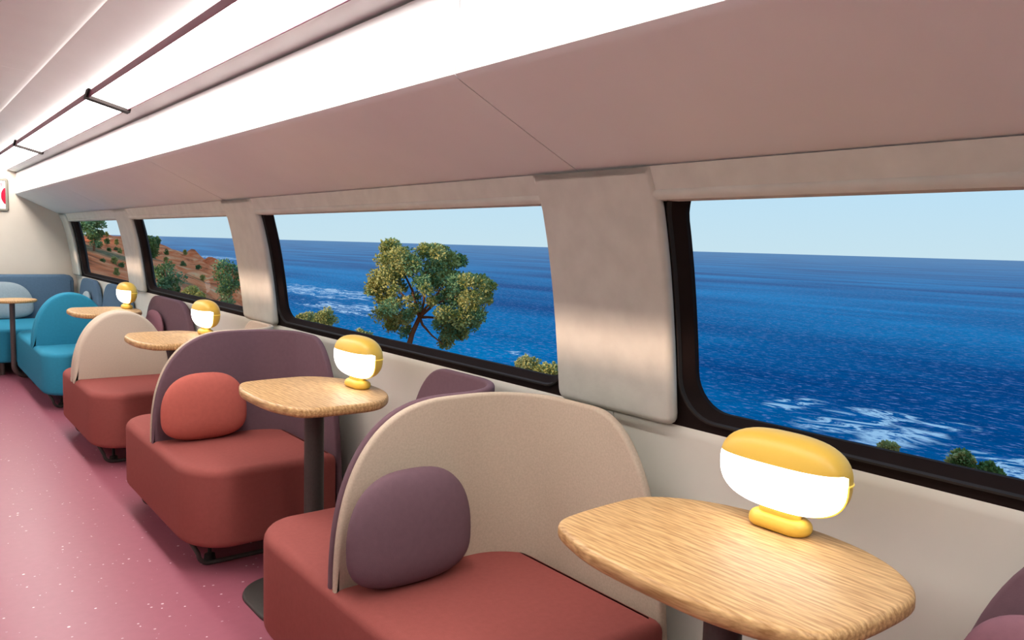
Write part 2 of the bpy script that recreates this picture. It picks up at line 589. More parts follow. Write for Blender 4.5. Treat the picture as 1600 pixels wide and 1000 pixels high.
def pad(cols, th, bev, fmap, n=4):
    """Slab whose outline is given as columns (t, low, high); both faces stay in strips so that fmap(t, w, d) may bend it."""
    m = len(cols)
    loop = [(t, lo) for t, lo, hi in cols] + [(t, hi) for t, lo, hi in reversed(cols)]
    layers = []
    for k in range(n + 1):
        a = PI / 2 * k / n
        layers.append((bev * (1 - math.sin(a)), bev * (1 - math.cos(a))))
    for k in range(n + 1):
        a = PI / 2 * k / n
        layers.append((bev * (1 - math.cos(a)), th - bev + bev * math.sin(a)))
    vs = []; fs = []; L = len(loop)
    for ins, d in layers:
        for p in offset(loop, ins):
            vs.append(fmap(p.x, p.y, d))
    for k in range(len(layers) - 1):
        for i in range(L):
            j = (i + 1) % L
            fs.append((k * L + i, k * L + j, (k + 1) * L + j, (k + 1) * L + i))
    last = (len(layers) - 1) * L
    for i in range(m - 1):
        fs.append((i, 2 * m - 1 - i, 2 * m - 2 - i, i + 1))
        fs.append((last + i, last + i + 1, last + 2 * m - 2 - i, last + 2 * m - 1 - i))
    return MB().add(vs, fs)


def extrude(sec, y0, y1):
    """Closed (x, z) section drawn out along the car."""
    return MB().rings([[(x, y, z) for x, z in sec] for y in (y0, y1)])


def lerp_table(tab, t):
    if t <= tab[0][0]: return tab[0][1] + (t - tab[0][0]) * (tab[1][1] - tab[0][1]) / (tab[1][0] - tab[0][0])
    for (a, va), (b, vb) in zip(tab, tab[1:]):
        if t <= b:
            return va + (vb - va) * (t - a) / (b - a)
    (a, va), (b, vb) = tab[-2], tab[-1]
    return vb + (t - b) * (vb - va) / (b - a)


WALL = 1.60
Y_END, Y_BACK = 9.8, -2.6
PROFILE = [(0.88, 1.600), (1.0, 1.587), (1.1, 1.575), (1.2, 1.560), (1.28, 1.546), (1.36, 1.529), (1.44, 1.509), (1.49, 1.488), (1.53, 1.470), (1.60, 1.44)]


def PX(z):
    return WALL if z < 0.88 else lerp_table(PROFILE, z)


# ------------------------------------------------------------------ room shell
tag(MB().box(-1.65, 1.75, Y_BACK, Y_END + 0.1, -0.06, 0.0).build('floor', M['floor']), kind='structure')

# lower wall on the window side: upright panel with a rolled top edge under the windows
sec = [(1.6, 0.0), (1.6, 0.83), (1.598, 0.85), (1.599, 0.868), (1.606, 0.878), (1.63, 0.884), (1.75, 0.884), (1.75, 0.0)]
cuts = [Y_BACK, -1.18, 1.553, 4.25, 6.955, Y_END]
wall = MB()
for a, b in zip(cuts, cuts[1:]):
    wall.rings([[(x, y, z) for x, z in sec] for y in (a + 0.0015, b - 0.0015)])
wall.add([(1.62, Y_BACK, 0), (1.62, Y_END, 0), (1.62, Y_END, 0.87), (1.62, Y_BACK, 0.87)], [(0, 1, 2, 3)])
tag(wall.build('wall_right', M['cream']), kind='structure')

# end wall of the car and the wall behind the camera
endw = MB().box(-1.75, 1.625, Y_END, Y_END + 0.1, -0.02, 2.4)
tag(endw.build('wall_end', M['cream_warm']), kind='structure')
tag(MB().box(-1.75, 1.75, Y_BACK - 0.1, Y_BACK, -0.02, 2.4).build('wall_back', M['slate']), kind='structure')

# wall on the far side of the aisle: unseen, with a slit added so the sun stripes the pillars
lw = MB()
lw.box(-1.70, -1.60, Y_BACK, Y_END, 0.0, 1.395)
lw.box(-1.70, -1.60, Y_BACK, Y_END, 1.485, 1.75)
tag(lw.build('wall_left', M['cream']), kind='structure')

# pillars between the windows: felt pads that follow the lean of the wall
PILLARS = [(-1.40, -0.955), (1.313, 1.760), (4.003, 4.462), (6.712, 7.185), (9.44, 9.80)]


def zsamples(a, b, n):
    return [a + (b - a) * (0.5 - 0.5 * math.cos(PI * k / n)) for k in range(n + 1)]


for i, (a, b) in enumerate(PILLARS):
    cols = []
    for z in zsamples(0.876, 1.530, 28):
        r = 0.03
        ins = 0.0
        if z < 0.876 + r:
            ins = r - math.sqrt(max(0, r * r - (0.876 + r - z) ** 2))
        cols.append((z, a + ins, b - ins))
    # (t = z, low/high = y): the loop runs clockwise seen from the room, so mirror w
    pil = pad([(t, -hi, -lo) for t, lo, hi in cols], 0.036, 0.018, lambda t, w, d: Vector((PX(t) + 0.002 - d, -w, t)))
    tag(pil.build('trim_%d' % (i + 1), M['felt']), kind='structure')

# windows: black frame with rounded reveal and lip, glass pane, fabric blind cassette above
WINS = [(-2.6, -1.18), (-1.18, 1.553), (1.553, 4.25), (4.25, 6.955), (6.955, 9.62)]
for i, (a, b) in enumerate(WINS):
    w = empty('window_%d' % (i + 1), (WALL, (a + b) / 2, 0.88), kind='structure')
    off = Vector(w.location)

    def ring(y0, y1, z0, z1, r, dx, n=8):
        pts = rrect(y0, y1, z0, z1, r, n)
        full = []
        for (p, q) in zip(pts, pts[1:] + pts[:1]):
            seg = math.hypot(q[0] - p[0], q[1] - p[1])
            k = 10 if abs(q[1] - p[1]) > 0.2 else 1
            for s in range(k):
                full.append((p[0] + (q[0] - p[0]) * s / k, p[1] + (q[1] - p[1]) * s / k))
        return [Vector((PX(z) + dx, y, z)) - off for y, z in full]
    oy0, oy1 = a + 0.195, b - 0.238
    fr = MB().rings([ring(a, b, 0.872, 1.56, 0.004, 0.06), ring(a, b, 0.872, 1.56, 0.004, 0.004),
                     ring(oy0, oy1, 0.897, 1.52, 0.11, 0.004)], False, False)
    fr.rings([ring(oy0 + 0.004, oy1 - 0.004, 0.901, 1.516, 0.106, 0.004), ring(oy0 + 0.028, oy1 - 0.028, 0.924, 1.50, 0.095, 0.034),
              ring(oy0 + 0.028, oy1 - 0.028, 0.924, 1.50, 0.095, 0.049), ring(oy0 - 0.03, oy1 + 0.03, 0.89, 1.53, 0.11, 0.075), ring(a, b, 0.872, 1.56, 0.004, 0.075), ring(a, b, 0.872, 1.56, 0.004, 0.05)], False, False)
    fr.build('window_frame', M['black'], w)
    lip = MB().rings([ring(oy0 - 0.002, oy1 + 0.002, 0.895, 1.522, 0.112, 0.004), ring(oy0, oy1, 0.897, 1.52, 0.11, -0.004),
                      ring(oy0 + 0.005, oy1 - 0.005, 0.902, 1.515, 0.105, -0.004), ring(oy0 + 0.008, oy1 - 0.008, 0.905, 1.512, 0.102, 0.006)], False, False)
    lip.build('gasket_lip', M['black_lip'], w)
    zs = [0.912 + (1.51 - 0.912) * k / 14 for k in range(15)]
    gp = MB().rings([[Vector((PX(z) + dx, y, z)) - off for (y, dx) in ((oy0 + 0.02, 0.040), (oy1 - 0.02, 0.040), (oy1 - 0.02, 0.048), (oy0 + 0.02, 0.048))] for z in zs])
    gp.build('glass_pane', M['glass'], w)
    # blind cassette between the two pillars
    ya = a + 0.13; yb = b - 0.2
    cs = [(PX(1.53) - 0.026, 1.53), (PX(1.475) - 0.026, 1.475), (PX(1.470) - 0.030, 1.471), (PX(1.462) - 0.033, 1.463), (PX(1.455) - 0.031, 1.456),
          (PX(1.450) - 0.028, 1.451), (PX(1.450) + 0.02, 1.449), (PX(1.53) + 0.02, 1.53)]
    bl = MB().rings([[Vector((x, y, z)) - off for x, z in cs] for y in (max(ya, Y_BACK) + 0.02, yb - 0.02)])
    bl.build('blind_cassette', M['felt'], w)

# overhead bulkhead: soffit above the windows and upright face, in sections with fine joints
BSEC = [(1.478, 1.519), (1.40, 1.553), (1.30, 1.599), (1.20, 1.646), (1.10, 1.694), (1.068, 1.709), (1.056, 1.715), (1.049, 1.724), (1.050, 1.74), (1.062, 1.938), (1.085, 1.948), (1.62, 1.948), (1.66, 1.519)]
SEAMS = [Y_BACK, -1.26, 1.573, 4.40, 7.23, Y_END]
for i, (a, b) in enumerate(zip(SEAMS, SEAMS[1:])):
    tag(extrude(BSEC, a + 0.002, b - 0.002).build('trim_%d' % (i + 6), M['white']), kind='structure')
msec = [(-x, z) for x, z in BSEC]
tag(extrude(msec, Y_BACK, Y_END).build('trim_11', M['white']), kind='structure')

# vaulted ceiling: side panels above the lights and a lower centre panel with rounded edges
ceil = MB()
SIDE = [(1.10, 1.952), (1.075, 1.9475), (1.02, 1.958), (0.97, 1.975), (0.90, 2.012), (0.82, 2.066), (0.74, 2.114), (0.66, 2.152), (0.60, 2.172)]
CEN = [(0.655, 2.185), (0.650, 2.170), (0.640, 2.158), (0.622, 2.153), (0.60, 2.154), (0.45, 2.166), (0.25, 2.176), (0.0, 2.18)]
cs2 = CEN + [(-x, z) for x, z in reversed(CEN[:-1])]
cs2 = cs2 + [(-0.655, 2.26), (0.655, 2.26)]
cuts = [Y_BACK, -1.4, 1.56, 4.45, 7.34, Y_END]
for a, b in zip(cuts, cuts[1:]):
    for s in (1, -1):
        sec = [(s * x, z) for x, z in SIDE] + [(s * 0.60, 2.30), (s * 1.10, 2.30)]
        ceil.rings([[(x, y, z) for x, z in sec] for y in (a + 0.001, b - 0.001)])
cuts = [Y_BACK, -0.7, 1.15, 3.0, 4.85, 6.7, 8.5, Y_END]
for a, b in zip(cuts, cuts[1:]):
    ceil.rings([[(x, y, z) for x, z in cs2] for y in (a + 0.001, b - 0.001)])
ceil.box(-1.75, 1.75, Y_BACK, Y_END, 2.30, 2.34)
tag(ceil.build('ceiling', M['white']), kind='structure')
# outer skin closes the space above the bulkheads
skin = MB()
for s in (1, -1):
    skin.box(min(s * 1.70, s * 1.76), max(s * 1.70, s * 1.76), Y_BACK, Y_END, 1.55, 2.34)
    skin.box(min(s * 1.47, s * 1.76), max(s * 1.47, s * 1.76), Y_BACK, Y_END, 1.545, 1.60)
tag(skin.build('trim_12', M['white']), kind='structure')


# ------------------------------------------------------------------ ceiling lights
def ceiling_light(name, s, y0, y1, label):
    t = empty(name, (s * 0.884, (y0 + y1) / 2, 1.985), label, 'ceiling light', 'strip lights on the window side' if s > 0 else 'added unseen strip lights on the other side of the aisle')
    off = Vector(t.location)

    def q(x, y, z):
        return Vector((s * x, y, z)) - off
    lo, hi = (0.975, 1.962), (0.795, 2.008)
    dx, dz = 0.2475, 0.9689              # upward normal of the tilted tray, roughly
    a, b = y0 + 0.012, y1 - 0.012

    def slab(p0, p1, h0, h1):
        return [(p0[0] + dx * h0, p0[1] + dz * h0), (p1[0] + dx * h0, p1[1] + dz * h0), (p1[0] + dx * h1, p1[1] + dz * h1), (p0[0] + dx * h1, p0[1] + dz * h1)]
    inl = (0.970, 1.9633); inh = (0.799, 2.007)
    MB().rings([[q(x, y, z) for x, z in slab(inl, inh, 0.0, 0.006)] for y in (a, b)]).build('diffuser', M['lens'] if s > 0 else M['lens_fill'], t)
    MB().rings([[q(x, y, z) for x, z in slab((0.955, 1.967), (0.815, 2.003), 0.0185, 0.021)] for y in (a, b)]).build('upward_diffuser', M['lens_up'], t)
    MB().rings([[q(x, y, z) for x, z in slab(inl, inh, 0.007, 0.018)] for y in (a, b)]).build('tray', M['bracket'], t)
    for (p0, p1) in ((lo, inl), (inh, hi)):
        MB().rings([[q(x, y, z) for x, z in slab(p0, p1, -0.004 if p0 is lo else -0.012, 0.02 if p0 is lo else 0.026)] for y in (a, b)]).build('edge_strip', M['magenta'], t)
    br = MB()
    for y in ((y0,) if y0 > Y_BACK + 0.1 else ()):
        br.rings([[q(x, yy, z) for x, z in slab((0.985, 1.9595), (0.785, 2.0105), -0.016, 0.004)] for yy in (y - 0.032, y + 0.032)])
        br.rings([[q(x, yy, z) for x, z in slab((0.797, 2.0075), (0.785, 2.0105), 0.0, 0.032)] for yy in (y - 0.032, y + 0.032)])
        br.rings([[q(x, yy, z) for x, z in slab((0.985, 1.9595), (0.975, 1.962), 0.0, 0.02)] for yy in (y - 0.011, y + 0.011)])
    if br.v:
        br.build('joint_bracket', M['bracket'], t)
    return t


LCUT = [Y_BACK, -1.33, 1.56, 4.45, 7.34, Y_END - 0.005]
where = ['behind the first ceiling joint, out over the near tables', 'strip above the nearest table', 'longest white strip light, at the top of the picture before the first dark bracket', 'white strip light between the two dark brackets', 'short white strip light ending at the far wall']
for i, (a, b) in list(enumerate(zip(LCUT, LCUT[1:])))[1:]:
    ceiling_light('ceiling_light', 1, a, b, ['white strip light overhead behind the viewer', 'white strip light directly above the nearest table', where[2], where[3], where[4]][i])
for i, (a, b) in list(enumerate(zip(LCUT, LCUT[1:])))[1:]:  # unseen mirrored row, added to light pillars and wall from across the aisle
    ceiling_light('ceiling_light', -1, a, b, 'added unseen strip light over the other side of the aisle, dimmed')

# ------------------------------------------------------------------ sofas
def plan_block(ya, yb, rf=0.16, rb=0.14, x0=0.862, x1=1.459):
    """Seat outline: straight to the aisle, rounded at both aisle corners."""
    out = []
    n = 10
    for (cx, cy, rx, ry, a0) in ((x0 + rf, ya + rf * 1.35, rf, rf * 1.35, PI),):
        for k in range(n + 1):
            a = a0 + PI / 2 * k / n
            out.append((cx + rx * math.cos(a), cy + ry * math.sin(a)))
    out += [(x1 - 0.02, ya), (x1 - 0.006, ya + 0.006), (x1, ya + 0.02), (x1, yb - 0.02), (x1 - 0.006, yb - 0.006), (x1 - 0.02, yb)]
    for k in range(n + 1):
        a = PI / 2 + PI / 2 * k / n
        out.append((x0 + rb + rb * math.cos(a), yb - rb * 1.35 + rb * 1.35 * math.sin(a)))
    # add points on the long sides so that rims shade evenly
    res = []
    for p, q in zip(out, out[1:] + out[:1]):
        L = math.hypot(q[0] - p[0], q[1] - p[1])
        k = max(1, int(L / 0.08))
        for s in range(k):
            res.append((p[0] + (q[0] - p[0]) * s / k, p[1] + (q[1] - p[1]) * s / k))
    return res


def dome_cols(Ltot, zb, ztop, a0, a1, bottom, n=64, ex=2.6, ex1=None):
    cols = []
    ex1 = ex1 or ex
    for k in range(n + 1):
        s = Ltot * (0.5 - 0.5 * math.cos(PI * k / n))
        h = 1.0
        if s < a0:
            h = (1 - (1 - s / a0) ** ex) ** (1 / ex)
        elif s > Ltot - a1:
            h = (1 - (1 - (Ltot - s) / a1) ** ex1) ** (1 / ex1)
        lo = bottom(s)
        zs = zb if s < Ltot / 2 else lo
        cols.append((s, lo, max(lo + 0.0008, zs + (ztop - zs) * h)))
    return cols


def tub_path(x0, xw, R, reach):
    """Arc-length map of the bent back: along the partition, round the corner, along the wall. Side +1 = towards +y."""
    l1 = (xw - R) - x0
    l2 = R * PI / 2
    l3 = reach - R

    def at(s):
        if s < l1:
            return Vector((x0 + s, 0)), Vector((0, 1))
        if s < l1 + l2:
            a = (s - l1) / R
            return Vector((xw - R + R * math.sin(a), R - R * math.cos(a))), Vector((-math.sin(a), math.cos(a)))
        return Vector((xw, R + (s - l1 - l2))), Vector((-1, 0))
    return at, l1 + l2 + l3, l1


def tub_shell(name, y0, side, mat, parent, off, th=0.027, xw=1.490, reach=0.618, ztop=0.905):
    at, Lt, l1 = tub_path(0.872, xw, 0.20, reach)

    def bottom(s):
        if s < l1 - 0.10: return 0.405
        if s < l1 + 0.02: return 0.405 + (0.14 - 0.405) * (s - l1 + 0.10) / 0.12
        return 0.14
    cols = dome_cols(Lt, 0.405, ztop, 0.36, 0.30, bottom, 72, 2.6, 2.3)

    def fm(s, z, d):
        p, nrm = at(max(0.0, min(Lt, s)))
        q = p + nrm * d
        if s < 0: q.x += s
        if s > Lt: q.y += s - Lt
        return Vector((q.x, y0 + side * q.y, z)) - off
    return pad(cols, th, 0.009, fm).build(name, mat, parent)


def foot_frames(ya, yb, parent, off, far=0.17):
    """Rod loops under the seat, each a closed rounded rectangle that rests on the floor, with a round foot."""
    for yc in (ya + 0.17, yb - far):
        r = 0.0095
        mb = MB()
        pts = []
        xl, xr = 0.935, 1.38
        for (cx, cz, a0) in ((xl + 0.045, r + 0.045, PI), (xr - 0.045, r + 0.045, 1.5 * PI)):
            for k in range(7):
                a = a0 + PI / 2 * k / 6
                pts.append((cx + 0.045 * math.cos(a), yc, cz + 0.045 * math.sin(a)))
        pts = [(xl - 0.035, yc + (0.05 if yc < (ya + yb) / 2 else -0.05), 0.13)] + pts + [(xr, yc, 0.13)]
        mb.tube([Vector(p) - off for p in pts], r, 10)
        mb.build('sled_leg', M['steel'], parent)
        MB().lathe([(0.007, 0.125), (0.008, 0.03), (0.021, 0.026), (0.024, 0.004), (0.0, 0.0)], 0.995 - off.x, yc + 0.05 - off.y, 24).build('foot', M['black_lip'], parent).location.z = -off.z


def tub_sofa(name, y0, near, far, label, mat=None, ext=(0.60, 0.62)):
    t = empty(name, (1.15, y0, 0.0), label, 'sofa', 'back to back sofas with curved partitions')
    off = Vector(t.location)
    ya, yb = y0 - ext[0], y0 + ext[1]
    rs = prism(plan_block(ya, yb), 0.115, 0.432, 0.034, 0.03)
    MB().rings([[Vector(p) - off for p in r] for r in rs]).build('seat', mat or M['red'], t)
    o = tub_shell('backrest', y0 + 0.026, -1, near[0], t, off); o['label'] = near[1]
    o = tub_shell('backrest', y0 + 0.028, 1, far[0], t, off, 0.026, reach=0.68); o['label'] = far[1]
    foot_frames(ya, yb, t, off)
    return t


BG = (M['beige'], 'beige curved backrest'); PL = (M['plum'], 'plum curved backrest')
tub_sofa('double_sided_sofa', 1.81, BG, PL, 'nearest red sofa whose beige partition faces the viewer, in front of the lit oak table')
tub_sofa('double_sided_sofa', 3.62, PL, BG, 'red sofa with plum curved partition and coral cushion beside the aisle')
tub_sofa('double_sided_sofa', -0.10, BG, PL, 'red sofa mostly out of the frame with only its plum backrest at lower right corner')


def flat_sofa(name, y0, seat, panel, label, ext, x1=1.42):
    t = empty(name, (1.15, y0, 0.0), label, 'sofa', 'back to back sofas with flat half round partitions')
    off = Vector(t.location)
    ya, yb = y0 - ext[0], y0 + ext[1]
    rs = prism(plan_block(ya, yb), 0.115, 0.432, 0.034, 0.03)
    MB().rings([[Vector(p) - off for p in r] for r in rs]).build('seat', seat, t)
    x0 = 0.862
    Lt = x1 - x0
    cols = dome_cols(Lt, 0.405, 0.845, Lt * 0.5, Lt * 0.5, lambda s: 0.405, 64, 2.15)
    pad(cols, 0.078, 0.020, lambda s, z, d: Vector((x0 + s, y0 + d, z)) - off).build('backrest', panel, t)
    pad(cols, 0.078, 0.020, lambda s, z, d: Vector((x0 + s, y0 + 0.078 + d, z)) - off).build('backrest', panel, t)
    foot_frames(ya, yb, t, off, 0.17 if ext[1] < 1 else 0.55)
    return t


s1 = flat_sofa('double_sided_sofa', 5.42, M['red'], M['beige_smooth'], 'red sofa with flat beige half round partition, third from the viewer', (0.61, 0.60))
s0 = flat_sofa('double_sided_sofa', 7.22, M['teal'], M['teal'], 'teal sofa with teal half round partition near the corner bench', (0.60, 1.20))


def wall_pad(y0, y1, mat, parent, z1=0.885, z0=0.40, xw=1.545, th=0.045):
    off = Vector(parent.location) if parent else Vector((0, 0, 0))
    L = y1 - y0
    cols = dome_cols(L, z0, z1, L * 0.30, L * 0.30, lambda s: z0, 48, 2.3)
    return pad(cols, th, 0.014, lambda s, z, d: Vector((xw + 0.04 - d, y0 + s, z)) - off).build('side_backrest', mat, parent)


wall_pad(5.36, 6.60, M['plum'], s1)['label'] = 'plum side backrest on the wall'
wall_pad(7.02, 8.20, M['slate'], s0)['label'] = 'slate blue side backrest on the wall'


# ------------------------------------------------------------------ cushions
def cushion(name, loc, rx, hu, hl, T, rotz, tilt, mat, label):
    """Puffed half-round pillow standing on its flat side; local y is its thickness."""
    nth, nr = 56, 9
    vs = []; fs = []
    ol = []
    for k in range(nth):
        a = 2 * PI * k / nth
        c, s = math.cos(a), math.sin(a)
        e1 = 2 / 2.7
        e2 = 2 / 2.25 if s >= 0 else 2 / 3.0
        ol.append((rx * math.copysign(abs(c) ** e1, c), (hu if s >= 0 else hl) * math.copysign(abs(s) ** e2, s)))
    rings = []
    for sgn in (-1, 1):
        lst = []
        for k in range(nr):
            u = k / nr
            r = math.cos(u * PI / 2) ** 0.55 if sgn < 0 else 0
            lst.append(r)
    rr = [math.sin((k + 1) / (nr + 1) * PI / 2) for k in range(nr)] + [1.0]
    prof = [(r, -T * (1 - r ** 2.6) ** 0.5) for r in rr] + [(r, T * (1 - r ** 2.6) ** 0.5) for r in reversed(rr[:-1])]
    R = Matrix.Rotation(rotz, 3, 'Z') @ Matrix.Rotation(tilt, 3, 'X')
    mb = MB().rings([[R @ Vector((x * r, d, z * r)) for x, z in ol] for r, d in prof])
    o = mb.build(name, mat)
    o.location = loc
    return tag(o, label, 'cushion')


cushion('cushion', (1.055, 1.742, 0.552), 0.186, 0.190, 0.117, 0.056, 0, -0.03, M['plum'], 'plum half round cushion leaning on the nearest beige partition')
cushion('cushion', (1.075, 3.553, 0.552), 0.186, 0.180, 0.117, 0.056, 0, -0.03, M['coral'], 'coral red half round cushion leaning on the plum partition')
cushion('cushion', (1.420, 0.375, 0.60), 0.17, 0.165, 0.16, 0.036, PI / 2, 0.03, M['plum_light'], 'light plum cushion against the wall at lower right corner')
cushion('cushion', (1.506, 6.16, 0.62), 0.24, 0.165, 0.186, 0.030, PI / 2, 0.02, M['plum_light'], 'light plum cushion against the plum pad on the window wall')

# ------------------------------------------------------------------ corner bench on the end wall
bn = empty('corner_bench', (0.55, 9.2, 0.0), 'teal bench with slate blue backrest across the end wall', 'bench')
off = Vector(bn.location)
rs = prism(rrect(-0.55, 1.50, 8.52, 9.60, 0.06), 0.12, 0.432, 0.034, 0.03)
MB().rings([[Vector(p) - off for p in r] for r in rs]).build('seat', M['teal'], bn)
cols = []
for k in range(25):
    s = 2.10 * (0.5 - 0.5 * math.cos(PI * k / 24))
    r = 0.07
    ins = 0.0
    for e_ in (s, 2.10 - s):
        if e_ < r: ins = r - math.sqrt(max(0, r * r - (r - e_) ** 2))
    cols.append((s, 0.40, 0.884 - ins))
pad(cols, 0.14, 0.03, lambda s, z, d: Vector((-0.55 + s, 9.62 + d, z)) - off).build('backrest', M['slate'], bn)
wall_pad(8.30, 9.34, M['slate'], bn, 0.878)['label'] = 'slate blue side backrest below the last window'
for x in (-0.3, 0.78, 1.3):
    for y in (8.62, 9.45):
        MB().tube([Vector((x, y, 0.0)) - off, Vector((x, y, 0.125)) - off], 0.02, 14).build('leg', M['pole'], bn)
cushion('cushion', (0.86, 9.555, 0.55), 0.30, 0.265, 0.118, 0.055, 0, -0.06, M['mist'], 'pale blue grey half round cushion on the corner bench')
cushion('cushion', (1.500, 8.70, 0.60), 0.17, 0.165, 0.166, 0.035, PI / 2, 0.06, M['mist'], 'small pale cushion against the slate blue pad under the last window')

# ------------------------------------------------------------------ tables and lamps
HALF = [(0.984, 0.13), (1.001, 0.20), (1.024, 0.262), (1.046, 0.288), (1.075, 0.300), (1.146, 0.309), (1.231, 0.312), (1.285, 0.309), (1.318, 0.297), (1.348, 0.276), (1.392, 0.225), (1.424, 0.160), (1.441, 0.085)]
AX = 1.21


def table_loop():
    ctrl = [(x - AX, -y) for x, y in HALF] + [(1.446 - AX, 0.0)] + [(x - AX, y) for x, y in reversed(HALF)] + [(0.979 - AX, 0.05), (0.979 - AX, -0.05)]
    n = len(ctrl); out = []
    for i in range(n):
        p0, p1, p2, p3 = (Vector(ctrl[(i + k - 1) % n]) for k in range(4))
        for s in range(4):
            t = s / 4
            out.append(tuple(0.5 * ((2 * p1) + (p2 - p0) * t + (2 * p0 - 5 * p1 + 4 * p2 - p3) * t * t + (3 * p1 - p0 - 3 * p2 + p3) * t ** 3)))
    return out


TZ = 0.78


def make_table():
    t = empty('cafe_table', (AX, 0, 0), '-', 'table', 'oak tables on grey pedestals')
    MB().rings(prism(table_loop(), TZ - 0.034, TZ, 0.012, 0.014, 6)).build('tabletop', M['wood'], t)
    MB().tube([(0, 0, 0.015), (0, 0, TZ - 0.03)], 0.036, 28).build('pole', M['steel'], t)
    MB().rings(prism(rrect(-0.235, 0.235, -0.23, 0.23, 0.16, 10), 0.0, 0.014, 0.008, 0.002)).build('base_plate', M['steel'], t)
    return t


def make_lamp():
    t = empty('table_lamp', (0, 0, 0), '-', 'lamp', 'yellow table lamps')
    A, B, zc, hu, hl = 0.138, 0.061, 0.120, 0.077, 0.081
    dz = 0.022

    def pt(u, th, g=1.0):
        """u runs along the body (-1..1), th round it."""
        r = (max(0.0, 1 - abs(u) ** 2.75)) ** (1 / 2.75)
        c, s = math.cos(th), math.sin(th)
        e_ = 2 / 2.35
        return Vector((g * B * r * math.copysign(abs(c) ** e_, c), A * u * (1 + (g - 1) * 0.5), zc + g * (hu if s >= 0 else hl) * r * math.copysign(abs(s) ** e_, s)))
    us = [math.sin(-PI / 2 + PI * k / 30) for k in range(31)]

    def edge(u):
        """Angle at which the lit front meets the shade: a level line a little above the seam."""
        r = (max(0.0, 1 - abs(u) ** 2.75)) ** (1 / 2.75)
        if hu * r <= dz: return PI / 2
        return PI - math.asin((dz / (hu * r)) ** (2.35 / 2))

    def sheet(t0, t1, n, g0, g1):
        vs = []; fs = []
        f0 = t0 if callable(t0) else (lambda u: t0)
        f1 = t1 if callable(t1) else (lambda u: t1)
        for g in (g0, g1):
            for u in us:
                a, b = f0(u), f1(u)
                for k in range(n + 1):
                    vs.append(pt(u, a + (b - a) * k / n, g))
        W = n + 1; S = len(us) * W
        for i in range(len(us) - 1):
            for k in range(n):
                a = i * W + k
                fs.append((a, a + 1, a + W + 1, a + W)); fs.append((S + a, S + a + W, S + a + W + 1, S + a + 1))
            for k in (0, n):
                a = i * W + k
                fs.append((a, a + W, S + a + W, S + a))
        return MB().add(vs, fs)
    sheet(0.0, edge, 22, 1.0, 0.94).build('shade', M['yellow'], t)
    sheet(edge, 1.5 * PI, 18, 0.988, 0.92).build('diffuser', M['lamp_white'], t)
    sheet(1.5 * PI, 2 * PI, 14, 1.0, 0.94).build('shade_back', M['yellow'], t)
    # thin lit lines where the shells meet
    ln = MB()
    for th in (0.0, 1.5 * PI):
        ln.tube([pt(u, th, 1.0) for u in us], 0.0020, 8)
    ln.build('seam_line', M['yellow_glow'], t)
    MB().rings(prism(rrect(-0.018, 0.018, -0.045, 0.045, 0.017), 0.012, 0.048, 0.002, 0.002)).build('neck', M['yellow'], t)
    MB().rings(prism(rrect(-0.034, 0.034, -0.066, 0.066, 0.033, 10), 0.0, 0.031, 0.017, 0.012, 8)).build('base', M['yellow'], t)
    return t


TAB = [(0.868, 'oak table nearest the viewer, its whole top in view at lower right'), (2.70, 'oak table between the plum and beige partitions, beside the coral cushion sofa'),
       (4.52, 'oak table in front of the flat beige half round partition'), (6.32, 'oak table in front of the teal half round partition')]
LMP = [(1.385, 0.872, 'yellow lamp on the nearest oak table, largest of the row'), (1.372, 2.675, 'yellow lamp on the second oak table, below the big tree'),
       (1.388, 4.56, 'yellow lamp above the plum partition, on the third oak table'), (1.378, 6.41, 'smallest yellow lamp, on the table by the teal partition')]
tb = make_table(); lp = make_lamp()
for i in range(4):
    o = tb if i == 0 else copy_tree(tb)
    o.location = (AX, TAB[i][0], 0); o['label'] = TAB[i][1]
    o = lp if i == 0 else copy_tree(lp)
    o.location = (LMP[i][0], LMP[i][1], TZ); o['label'] = LMP[i][2]

st = empty('side_table', (0.84, 8.30, 0), 'small round oak side table on a bent pole before the corner bench', 'table')
ring_ = [(0.195 * math.cos(2 * PI * k / 40) + 0.0, 0.195 * math.sin(2 * PI * k / 40)) for k in range(40)]
MB().rings(prism(ring_, 0.700, 0.726, 0.010, 0.012)).build('tabletop', M['wood'], st)
pp = [(0, 0, 0.705), (0, 0, 0.13)]
for k in range(1, 9):
    a = PI / 2 * k / 8
    pp.append((0.10 * (1 - math.cos(a)), 0, 0.13 - 0.10 * math.sin(a)))
pp += [(0.34, 0.0, 0.03)]
MB().tube(pp, 0.022, 16).build('pole', M['pole'], st)
MB().rings(prism(rrect(0.20, 0.46, -0.14, 0.14, 0.10), 0.0, 0.012, 0.006, 0.002)).build('base_plate', M['pole'], st)

# ------------------------------------------------------------------ sign on the end wall
sg = empty('wall_sign', (0.70, Y_END, 1.70), 'white framed sign with red printing high on the end wall', 'sign')
off = Vector(sg.location)
outer = rrect(0.42, 0.988, 1.535, 1.878, 0.028); inner = rrect(0.445, 0.962, 1.560, 1.853, 0.006)


def xz(loop, y):
    return [Vector((x, y, z)) - off for x, z in loop]


